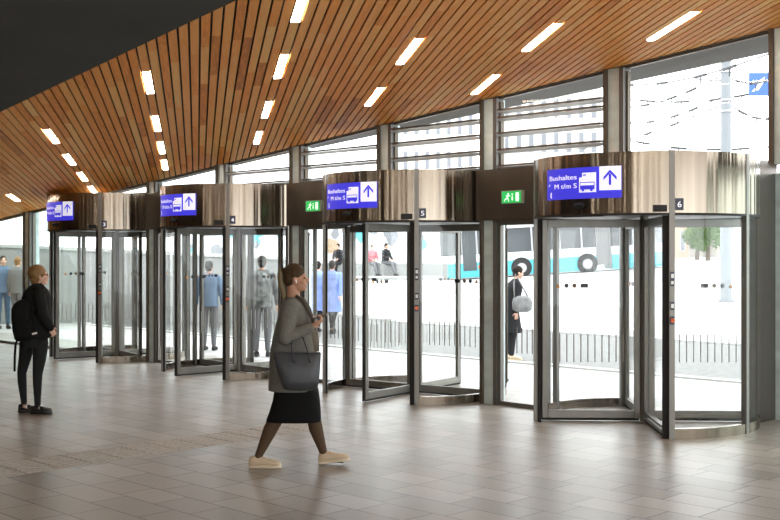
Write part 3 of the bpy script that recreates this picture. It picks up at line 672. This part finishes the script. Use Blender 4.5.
b=MB(); b.rings(prof(Q,[(284.5,32,42.5,.062,0),(287,29,45,.10,0),(291,25.5,48,.155,0),(297,23,49.5,.185,0),(308,21.5,50.3,.18,0),(320,21,51.3,.175,0),(330,21.5,52.6,.18,0),(337.5,22.5,53,.18,0)],88.9),32,2.3)
b.cap(ars,.070,are,.060); b.cap(are,.060,Q(50,326.5,-.14),.048); b.cap(als,.070,ale,.060); b.cap(ale,.060,Q(49.5,327,.16),.048); b.tube([Q(31,287,-.05),Q(35,284.5,-.075),Q(41,284.5,-.06),Q(44,288,-.03)],.022,10)
bake(b,'jacket',M['blackjacket'],sp,.008,4)
b=MB(); b.tube([Q(34.5,283.5,-.055),Q(38,284.2,-.066),Q(41.5,284.5,-.05),Q(44,286.5,-.02)],.009,8); b.build('collar',M['plasticwhite'],sp,True)
b=MB()
for Lg in (legL,legR):
    for (x,y,dp,r),(x2,y2,d2,r2) in zip(Lg,Lg[1:]): b.cap(Q(x,y,dp),r,Q(x2,y2,d2),r2)
b.rings(prof(Q,[(333,23,48,.15,0),(340,20.5,47.5,.155,0),(347,20.5,47,.15,0)],88.9)); bake(b,'trousers',M['jeans'],sp,.008,3)
for hx,hy,dep,L,ya in ((18.3,411.8,.06,.215,8),(31,413.6,-.06,.235,-2)):
    u,Mx,fx=shoe(sp,Q(hx,413,dep),R_(ya),0,L,M['blackshoe'],M['blackshoe'],1.0,.105,.04)
    b=MB(); b.box(.11*fx,.135*fx,-.041,-.036,.06,.085); b.box(.10*fx,.15*fx,-.025,.025,.088,.094); b.xform(Mx); b.build('buckle',M['chrome'],u)
bp=empty('backpack',(sx,sy,0),'black backpack worn by the standing person with ginger hair','backpack',rotz=TH)
b=MB(); yb=-.14
b.rings([(Q((a+c)/2,y,yb).x,yb,Q(0,y).z,(c-a)/2/88.9,t) for y,a,c,t in ((340,18,31,.05),(338,15.5,33,.085),(330,13.8,33.5,.105),(318,12.6,33.3,.11),(308,12.4,33,.10),(303,15,32.5,.09),(300,19,31,.06),(298.5,22,30,.03))],32,3.0)
b.build('pack_body',M['backpack'],bp,True)
b=MB(); b.rings([(Q((a+c)/2,y,yb-.09).x,yb-.09,Q(0,y).z,(c-a)/2/88.9,t) for y,a,c,t in ((337,16,31,.02),(334,15,32,.04),(322,15,32,.04),(319,16.5,31,.02))],28,3.0); b.build('front_pocket',M['backpack'],bp,True)
b=MB().box(-.028,.028,-.004,.004,-.010,.010); b.xform(Matrix.Translation(Q(34.5,331.8,yb-.10))@Matrix.Rotation(R_(-15),4,'Y')); b.build('label_tag',M['plasticwhite'],bp)
b=MB(); b.tube([Q(17.5,338,yb),Q(15.6,343,yb),Q(14.8,356,yb),Q(14.6,370,yb)],[.012,.014,.015,.013],6); b.build('dangling_strap',M['backpack'],bp,True)
b=MB(); b.tube([Q(27,300,yb+.05),Q(30,291,yb+.02),Q(35,288,yb+.02),Q(38.5,294,yb-.05),Q(38,304,yb-.06),Q(34,315,yb-.02)],[.014]*6,8); b.build('shoulder_strap',M['backpack'],bp,True)
# ---- generic figure
def figure(r,d,gz,Ht,face,pose,label,top,bottom,hairm,shoem,skinm,coat=False,lean=0,arms=0):
    x,y=cam2w(r,d); k=Ht/1.72; t=empty('person',(x,y,gz),label,'person','passers-by outside the glass doors',rotz=TH+R_(face)); t.scale=(k,k,k)
    sit=pose=='sit'; hz=.93 if not sit else .56
    up=hz-.93
    tl=R_(lean)
    def U(p): # lean the upper body about the hip
        p=Vector(p); q=p-Vector((0,0,.93)); c,s_=math.cos(tl),math.sin(tl); return Vector((q.x*c+q.z*s_,q.y,-q.x*s_+q.z*c+hz))
    b=MB(); s0=len(b.v); Mh=head(b,U((.02,0,1.595)),.93,0,-tl)
    b.cap(U((.0,0,1.50)),.05,U((-.01,0,1.42)),.06)
    T=[(0,0,.90,.10,.15),(0,0,1.0,.10,.14),(0,0,1.15,.10,.135),(0,0,1.30,.115,.165),(0,0,1.40,.09,.16),(0,0,1.45,.06,.09)]
    s1=len(b.v); b.rings(T); 
    for i in range(s1,len(b.v)): b.v[i]=tuple(U(b.v[i]))
    if pose=='walk': feet=[(.26,.08,.10),(-.28,-.08,.13)]; kn=[(.16,.085,.50),(-.05,-.085,.50)]
    elif pose=='stand': feet=[(.02,.10,.09),(-.02,-.10,.09)]; kn=[(.02,.095,.50),(.01,-.095,.50)]
    else: feet=[(.46,.10,.09),(.62,-.10,.09)]; kn=[(.43,.10,.50),(.45,-.10,.50)]
    hips=[(0,.09,hz-.02),(0,-.09,hz-.02)]
    for h_,n_,f_ in zip(hips,kn,feet):
        b.cap(h_,.075,n_,.05); b.cap(n_,.05,f_,.035); b.cap((f_[0],f_[1],.045),.03,(f_[0]+.13,f_[1],.035),.025)
    A=[]
    for q in (1,-1):
        sh=U((0,q*.19,1.38)); 
        if sit: el=U((.10,q*.23,1.14)); wr=Vector((.32,q*.12,hz+.12))
        elif arms and q==1: el=U((.10,q*.22,1.13)); wr=U((.28,q*.12,1.28))
        else: sw=(.10*q if pose=='walk' else .02); el=U((sw*.5-.02,q*.245,1.12)); wr=U((sw*1.6,q*.26,.88))
        A.append((sh,el,wr)); b.cap(sh,.045,el,.037); b.cap(el,.037,wr,.025)
        dv=(wr-el).normalized(); hand(b,wr,dv,(.2,-q,0),25,1,.9)
    bake(b,'body',skinm,t,.0085,1)
    b=MB(); b.ell((-.020,0,.036),(.105,.084,.102)); b.ell((-.050,0,-.035),(.058,.068,.06)); b.xform(Mh); bake(b,'hair',hairm,t,.01,2)
    b=MB()
    for h_,n_,f_ in zip(hips,kn,feet): b.cap(h_,.095,n_,.068); b.cap(n_,.068,(f_[0],f_[1],f_[2]+.03),.048)
    b.ell((0,0,hz),(.12,.165,.10)); bake(b,'trousers',bottom,t,.012,2)
    b=MB(); T2=[(0,0,.50,.19,.25),(0,0,.62,.18,.24),(0,0,.90,.15,.20)] if coat and not sit else [(0,0,.84,.135,.19)]
    T2+=[(0,0,1.0,.13,.175),(0,0,1.15,.135,.18),(0,0,1.30,.14,.205),(0,0,1.39,.12,.205),(0,0,1.455,.07,.10),(0,0,1.48,.05,.06)]
    b.rings(T2); 
    for i in range(len(b.v)):
        if b.v[i][2]>.80: b.v[i]=tuple(U(b.v[i]))
    for sh,el,wr in A: b.cap(sh,.065,el,.054); b.cap(el,.054,el.lerp(wr,.92),.042)
    bake(b,'coat' if coat else 'jacket',top,t,.012,3)
    for h_,n_,f_ in zip(hips,kn,feet): shoe(t,(f_[0]-.065,f_[1],0),0,0,.26,shoem,shoem,1,.10,.028)
    return t,U
def rp(xp,d): return (xp-390)/F*d
M['camo']=mat('grey_patterned_jacket',(.16,.165,.16),.85,noise=(9,.7),spec=.12); M['palebluecoat']=mat('light_blue_coat',(.21,.29,.60),.8,noise=(4,.2),spec=.12)
M['gtrous']=mat('grey_trousers',(.13,.13,.14),.85,spec=.12); M['darkcoat']=mat('dark_coat',(.02,.02,.022),.8,spec=.12); M['bluejean']=mat('blue_jeans',(.06,.12,.20),.8,spec=.12); M['bluejacket']=mat('steel_blue_jacket',(.11,.17,.26),.8,spec=.12)
M['greyjacket']=mat('grey_jacket',(.16,.16,.16),.85,spec=.12); M['pink']=mat('pink_jacket',(.55,.14,.17),.8,spec=.12); M['greybag']=mat('grey_bag_fabric',(.20,.20,.20),.8,noise=(12,.3),spec=.12); M['darkhair']=mat('dark_hair',(.02,.016,.013),.6,spec=.12)
t,U=figure(rp(262,19.3),19.3,0,1.76,92,'stand','person outside in grey patterned jacket seen from behind, behind the walking person',M['camo'],M['gtrous'],M['darkhair'],M['darkcoat'],M['skin'])
o=empty('backpack',tuple(t.location),'patterned grey backpack on the person waiting outside door 4','backpack',rotz=t.rotation_euler.z)
b=MB(); b.rings([(-.24,0,z,.10*q,.16*q) for z,q in ((.98,.7),(1.02,.95),(1.15,1),(1.3,1),(1.40,.9),(1.44,.6))],28,3); b.build('pack_body',M['camo'],o,True)
b=MB()
for q in (1,-1): b.tube([(-.17,q*.10,1.40),(-.06,q*.11,1.50),(.10,q*.12,1.47),(.155,q*.12,1.30),(.12,q*.13,1.12),(-.15,q*.12,1.02)],.014,6)
b.build('shoulder_strap',M['gtrous'],o,True)
figure(rp(332,25),25,0,1.64,75,'walk','person outside in long light blue coat, the right one of two',M['palebluecoat'],M['darkcoat'],M['darkhair'],M['darkcoat'],M['skin2'],True)
figure(rp(318,25.6),25.6,0,1.62,80,'walk','person outside in long light blue coat, the left one of two',M['palebluecoat'],M['darkcoat'],M['darkhair'],M['darkcoat'],M['skin2'],True)
t,U=figure(rp(511,18.6),18.6,0,1.60,10,'stand','person outside in black seen through the pane between doors 5 and 6',M['darkcoat'],M['darkcoat'],M['darkhair'],M['sneaker'],M['skin2'],True,10)
o=empty('shoulder_bag',tuple(t.location),'grey shoulder bag of the person in black between doors 5 and 6','bag',rotz=t.rotation_euler.z)
b=MB(); b.rings([(.12,-.25,z,.17*q,.07*q) for z,q in ((.82,.6),(.86,.95),(.98,1),(1.05,.9),(1.09,.5))],24,3); b.build('bag_body',M['greybag'],o,True)
b=MB(); b.tube([(-.02,-.27,1.05),(-.02,-.24,1.30),(.03,-.15,1.45),(.10,-.22,1.30),(.22,-.27,1.06)],.012,6); b.build('strap',M['greybag'],o,True)
figure(rp(209,20.5),20.5,0,1.66,85,'stand','person outside in steel blue jacket behind the opening of door 4',M['bluejacket'],M['gtrous'],M['darkhair'],M['darkcoat'],M['skin'])
figure(rp(3,26.5),26.5,0,1.74,-60,'stand','person in blue jeans and blue jacket beyond the far left window',M['bluejacket'],M['bluejean'],M['darkhair'],M['darkcoat'],M['skin2'])
figure(rp(17.5,26.3),26.3,0,1.72,70,'stand','person in dark grey jacket beyond the far left window',M['greyjacket'],M['gtrous'],M['hairginger'],M['darkcoat'],M['skin2'])
figure(rp(371.5,44.2),44.2,.90,1.60,-60,'sit','seated person in pink jacket on the steps in front of the hoarding',M['pink'],M['gtrous'],M['darkhair'],M['darkcoat'],M['skin2'],False,5)
figure(rp(385,44.2),44.2,.90,1.66,-40,'sit','seated person in black beside the pink jacket on the steps',M['darkcoat'],M['gtrous'],M['darkhair'],M['darkcoat'],M['skin2'],False,5)
figure(rp(340,44.2),44.2,.90,1.66,-120,'sit','seated person in dark coat on the steps, left of the other two',M['darkcoat'],M['darkcoat'],M['darkhair'],M['darkcoat'],M['skin2'],False,12)
# ------------------------------------------------------------------ outside
def gz(r,d):
    f=min(1,max(0,(d-22)/38)); a=f*min(1.5,max(0,.30+.06*(r-2.88)))
    c=min(1,max(0,(d-28)/11))*min(1,max(0,(54-d)/6))*min(1,max(0,(3.6-r)/1.4))*min(1,max(0,(r+9.5)/1.5)); return max(a,.84*c)
def w2cam(x,y): return (x*CT+y*ST, -x*ST+y*CT)
def hf(x,y):
    r,d=w2cam(x,y); return gz(r,d)-.012
b=MB(); xs=[-140+i*1.5 for i in range(128)]; ys=[11.6,12.4,13.2,14.3]+[15+i*1.3 for i in range(120)]
vs=[(x,y,hf(x,y)) for y in ys for x in xs]; fs=[]
nx=len(xs); fm=[]
for j in range(len(ys)-1):
    for i in range(nx-1):
        fs.append((j*nx+i,j*nx+i+1,(j+1)*nx+i+1,(j+1)*nx+i)); 
b.add(vs,fs); b.m=[0 if (ys[k//(nx-1)]<14.2 or ys[k//(nx-1)]>19.5) else 1 for k in range(len(fs))]
struct(b.build('ground',[M['pave'],M['asphalt']]))
# kerb stones along the carriageway
for y0 in (14.3,20.2):
    b=MB(); x=-60
    while x<20:
        z=hf(x,y0); b.box(x,x+.99,y0,y0+.18,z-.1,z+.03); x+=1.0
    struct(b.build('kerb',M['kerb']))
M['wallc']=mat('pale_concrete_wall',(.25,.255,.25),.85,noise=(2,.08)); M['pale']=mat('pale_facade',(.66,.64,.60),.8); M['beige']=mat('beige_brick_facade',(.42,.31,.24),.85,noise=(3,.15)); M['wglass']=mat('window_glass_dark',(.16,.17,.19),.15)
M['busw']=mat('bus_white_paint',(.62,.64,.66),.3); M['busc']=mat('bus_cyan_paint',(.05,.36,.43),.3); M['busg']=mat('bus_window_glass',(.05,.055,.06),.08); M['bellow']=mat('grey_rubber_bellows',(.20,.20,.20),.8); M['tyre']=mat('tyre_rubber',(.02,.02,.02),.8); M['hub']=mat('wheel_hub',(.35,.35,.36),.4,.4)
M['polec']=mat('blue_grey_mast_paint',(.19,.205,.22),.5); M['wire']=mat('dark_wire',(.03,.03,.03),.5); M['hoard']=mat('hoarding_white',(.66,.68,.70),.6); M['cyan']=mat('hoarding_cyan',(.08,.40,.46),.6); M['greyart']=mat('hoarding_grey',(.22,.23,.25),.6); M['beigeart']=mat('hoarding_beige',(.48,.34,.2),.6); M['signblue']=mat('road_sign_blue',(.03,.10,.42),.4)
def camframe(name,r,d,z,label,cat,group=None,kind=None):
    x,y=cam2w(r,d); o=bpy.data.objects.new(name,None); COL.objects.link(o); o.location=(x,y,z); o.rotation_euler=(0,0,TH); tag(o,label,cat,group,kind); return o
# retaining wall on the left
w_=camframe('concrete_wall',-11.5,28.2,0,'long pale concrete retaining wall outside, left of door 4','wall')
b=MB().prism([(0,-.1),(9.3,-.1),(9.3,1.60),(0,2.02)],0,.4,'y'); b.build('wall_body',M['wallc'],w_)
b=MB().prism([(-.03,2.02),(9.33,1.60),(9.33,1.68),(-.03,2.10)],-.04,.44,'y'); b.build('coping',M['kerb'],w_)
# stepped seating
w_=camframe('seating_steps',-7.6,40,0,'pale concrete seating steps outside, where people sit below the hoarding','steps')
MB().box(0,9.6,0,4,-.1,.90).build('lower_step',M['wallc'],w_); MB().box(0,9.9,4.0,8,-.1,1.38).build('upper_step',M['wallc'],w_)
# hoarding with plain shapes
w_=camframe('hoarding',-9.0,47.5,1.38,'white hoarding with cyan and grey shapes outside, behind the seated people','hoarding')
rr=random.Random(11)
for k in range(9):
    x0=k*1.24
    p=MB().box(x0,x0+1.22,0,.06,.0,2.9).build('panel',M['hoard'],w_)
    b=MB()
    def fh(u,v,d): return (x0+u,-.001-d,v)
    for q in range(5):
        c=(rr.uniform(.25,.95),rr.uniform(.5,2.5)); b.cm=rr.choice([0,0,1,1,2]); R0=rr.uniform(.12,.34); n=9
        poly2(b,[(min(1.18,max(.04,c[0]+R0*rr.uniform(.6,1.2)*math.cos(2*PI*i/n))),c[1]+1.3*R0*rr.uniform(.6,1.2)*math.sin(2*PI*i/n)) for i in range(n)],fh,.002*q,.002*q+.004)
    b.build('printed_shapes',[M['cyan'],M['greyart'],M['beigeart']],p)
    MB().box(x0-.02,x0+.04,.06,.14,0,2.9).build('support',M['polec'],w_)
# articulated bus
BZ=.30
bus=camframe('articulated_bus',rp(443,60),60,gz(rp(443,60),60),'white and cyan articulated bus standing outside behind doors 5 and 6','bus')
bus.rotation_euler=(0,-math.atan(.06),TH)
def hull(x0,x1,z0,z1,m,nm,inset=0): o=MB().box(x0,x1,inset,2.5-inset,z0,z1).build(nm,m,bus); return bevel(o,.05,3) if not inset else o
for x0,x1 in ((0.0,8.4),(9.25,12.3)):
    hull(x0,x1,.08,.86,M['busc'],'lower_skirt'); hull(x0,x1,.862,1.32,M['busw'],'side_band'); hull(x0+.02,x1-.02,1.322,2.62,M['busg'],'window_band',.03); hull(x0,x1,2.622,3.05,M['busw'],'roof')
b=MB()
for q in range(9): b.box(8.42+q*.09,8.47+q*.09,.03,2.47,.35,2.95); 
b.box(8.40,9.25,.08,2.42,.38,2.9); b.build('bellows',M['bellow'],bus)
for x in (1.1,1.9,3.3,4.9,6.4,7.6,10.4,11.6): MB().box(x,x+.09,-.0,.03,1.32,2.62).build('window_pillar',M['hub'],bus)
b=MB().box(1.15,1.88,-.02,.02,.45,2.5); b.build('bus_door',M['busg'],bus)
b=MB().box(-.03,.03,.2,2.3,1.25,2.7); b.build('windscreen',M['busg'],bus)
b=MB().box(-.03,.01,.15,.5,.75,.95); b.build('headlight',M['plasticwhite'],bus); MB().box(1.95,2.2,-.02,.0,.55,.72).build('side_marker',M['orange'],bus)
for x in (4.3,7.88):
    b=MB(); b.cyl((0,0),.56,0,.03,32); b.xform(Matrix.Translation((x,.0,.46))@Matrix.Rotation(R_(90),4,'X')); b.build('wheel_arch',M['tyre'],bus,'auto')
    for yy in (-.05,):
        b=MB(); b.cyl((0,0),.44,0,.30,32); b.xform(Matrix.Translation((x,.22,.44))@Matrix.Rotation(R_(90),4,'X')); wl=b.build('wheel',M['tyre'],bus,'auto')
        b=MB(); b.cyl((0,0),.27,0,.03,24); b.cyl((0,0),.08,.03,.08,12)
        for q in range(8): b.cyl((.17*math.cos(q*PI/4),.17*math.sin(q*PI/4)),.025,.03,.05,8)
        b.xform(Matrix.Translation((x,-.08,.44))@Matrix.Rotation(R_(90),4,'X')); b.build('hub',M['hub'],wl,'auto')
# overhead line mast with span wires
pz=gz(rp(726,35),35)
p=camframe('overhead_line_mast',rp(726,35),35,pz,'tall pale grey-blue mast standing in the street, seen behind door 6','mast')
MB().cyl((0,0),.185,0,9.6,28,.15).build('mast_tube',M['polec'],p,'auto'); MB().cyl((0,0),.26,0,.06,24).build('base_collar',M['polec'],p,'auto')
for z in (6.0,6.35,7.25,7.6,7.95): MB().cyl((0,0),.20,z,z+.06,24).build('clamp_ring',M['hub'],p,'auto')
for z,a in ((7.7,165),(7.3,15),(7.0,170),(6.35,5)):
    MB().tube([(0,0,z),(.9*math.cos(R_(a)),.3,z+.1)],.035,6).build('bracket',M['hub'],p)
rr=random.Random(5)
def wire(x0,y0,x1,y1,d0,d1,label):
    def pt(x,y,d): X,Y=cam2w(rp(x,d),d); return Vector((X,Y,CH+(HY-y)/F*d))
    A,B_=pt(x0,y0,d0),pt(x1,y1,d1); n=14; pts=[]
    for i in range(n+1): t=i/n; q=A.lerp(B_,t); q.z-=.35*math.sin(PI*t); pts.append(q-A)
    o=empty('overhead_wire',tuple(A),label,'wire','overhead trolley wires above the street')
    MB().tube(pts,.022,5).build('cable',M['wire'],o)
    for i in (3,6,9,11):
        b=MB(); c=pts[i]; dv=(pts[i+1]-pts[i]).normalized(); b.tube([c-dv*.35,c+dv*.35],.045,6); b.tube([c,c-Vector((0,0,.25))],.02,5); b.build('insulator',M['wire'],o)
wl_=[(600,84,780,50,40,28,'overhead wire just under the grey canopy edge'),(600,108,724,75,46,35,'overhead wire rising steeply to the mast top'),(610,122,724,96,48,35,'second overhead wire down left of the mast'),
 (615,98,780,88,50,45,'overhead wire crossing behind the mast near the blue sign'),(560,150,724,104,55,35,'overhead wire running low from the left to the mast'),(610,136,780,146,50,45,'lowest overhead wire crossing behind the mast'),
 (728,104,790,112,35,40,'overhead wire right of the mast, lower one'),(728,78,790,66,35,38,'overhead wire right of the mast, upper one')]
for q in wl_: wire(*q)
# blue sign on a second post
d=42; sgn=camframe('blue_street_sign',rp(758,d),d,gz(rp(758,d),d),'blue square sign on a post high in the top right window','sign')
zs=CH+(HY-96)/F*d-sgn.location.z; ze=CH+(HY-73)/F*d-sgn.location.z
MB().box(-.36,.42,-.06,-.02,zs,ze).build('sign_panel',M['signblue'],sgn); MB().cyl((.62,0),.05,0,ze+.1,12).build('post',M['polec'],sgn); MB().box(.3,.62,-.02,.02,zs+.2,zs+.26).build('arm',M['polec'],sgn)
b=MB()
def fsn(u,v,d): return (u,-.0605-d,v)
poly2(b,[(-.26,zs+.15),(.0,zs+.22),(.18,zs+.5),(.25,zs+.72),(.05,zs+.6),(-.05,zs+.38)],fsn,0,.003); b.build('sign_symbol',M['plasticwhite'],sgn)
# tree
def tree(xp,d,ztop,R0,label,seed):
    r=rp(xp,d); z0=gz(r,d); t=camframe('tree',r,d,z0,label,'tree','trees across the street')
    b=MB(); b.tube([(0,0,-.1),(.05,0,1.0),(0,.05,ztop*.6)],[.16,.12,.06],8)
    for a in range(5): b.tube([(0,0,1.0+.25*a),(R0*.5*math.cos(a*1.3),R0*.5*math.sin(a*1.3),1.8+.3*a)],[.06,.03],6)
    b.build('trunk',M['bark'],t)
    g=random.Random(seed); b=MB(); cl=[(g.uniform(-.6,.6)*R0,g.uniform(-.6,.6)*R0,g.uniform(.35,.9)*ztop,g.uniform(.35,.55)*R0) for _ in range(14)]
    for _ in range(3600):
        c=g.choice(cl); v=Vector((g.gauss(0,1),g.gauss(0,1),g.gauss(0,1))).normalized()*c[3]*g.uniform(.6,1.1); p_=Vector(c[:3])+v; u=Vector((g.gauss(0,1),g.gauss(0,1),g.gauss(0,1))).normalized(); w2=u.orthogonal().normalized(); s_=g.uniform(.06,.12)
        b.add([p_-u*s_,p_+w2*s_*.6,p_+u*s_,p_-w2*s_*.6],[(0,1,2,3)])
    b.build('crown',M['leafg'],t)
tree(708,70,3.3,1.5,'green leafy tree across the street, left of the mast in door 6',1)
tree(697,74,2.6,1.2,'smaller paler tree at the left of the leafy tree in door 6',2)
# buildings across the street
def building(x0,x1,d,ztop,m,label,rows,cols,z0=None):
    r0,r1=rp(x0,d),rp(x1,d); g0=gz(r0,d) if z0 is None else z0
    t=camframe('building',r0,d,g0-.3,label,'building','buildings across the street'); Wd=r1-r0; Ht=ztop-g0+.3
    MB().box(0,Wd,0,8,0,Ht).build('facade',m,t); MB().box(-.2,Wd+.2,-.25,8,Ht,Ht+.25).build('cornice',M['kerb'],t)
    cw=Wd/cols; rh=(Ht-.9)/rows
    for i in range(cols):
        for j in range(rows):
            f=MB().box(cw*(i+.25),cw*(i+.75),-.06,.05,.9+rh*j,.9+rh*(j+.62)).build('window',M['kerb'],t)
            MB().box(cw*(i+.25)+.07,cw*(i+.75)-.07,-.07,-.055,.97+rh*j,.9+rh*(j+.62)-.07).build('pane',M['wglass'],f)
building(655,688,84,9.5,M['beige'],'brownish building across the street at the left in door 6',3,3)
building(688.5,738,90,8.6,M['pale'],'pale building across the street behind the leafy tree',3,6)
building(738.5,800,80,7.4,M['pale'],'pale low building right of the mast',3,5)
building(400,476,75,12.5,M['pale'],'pale building seen through the louvred window over door 5',4,7,1)
building(500,600,80,14.0,M['pale'],'pale tall building behind the bus, above door 6 at the left',5,8,1)
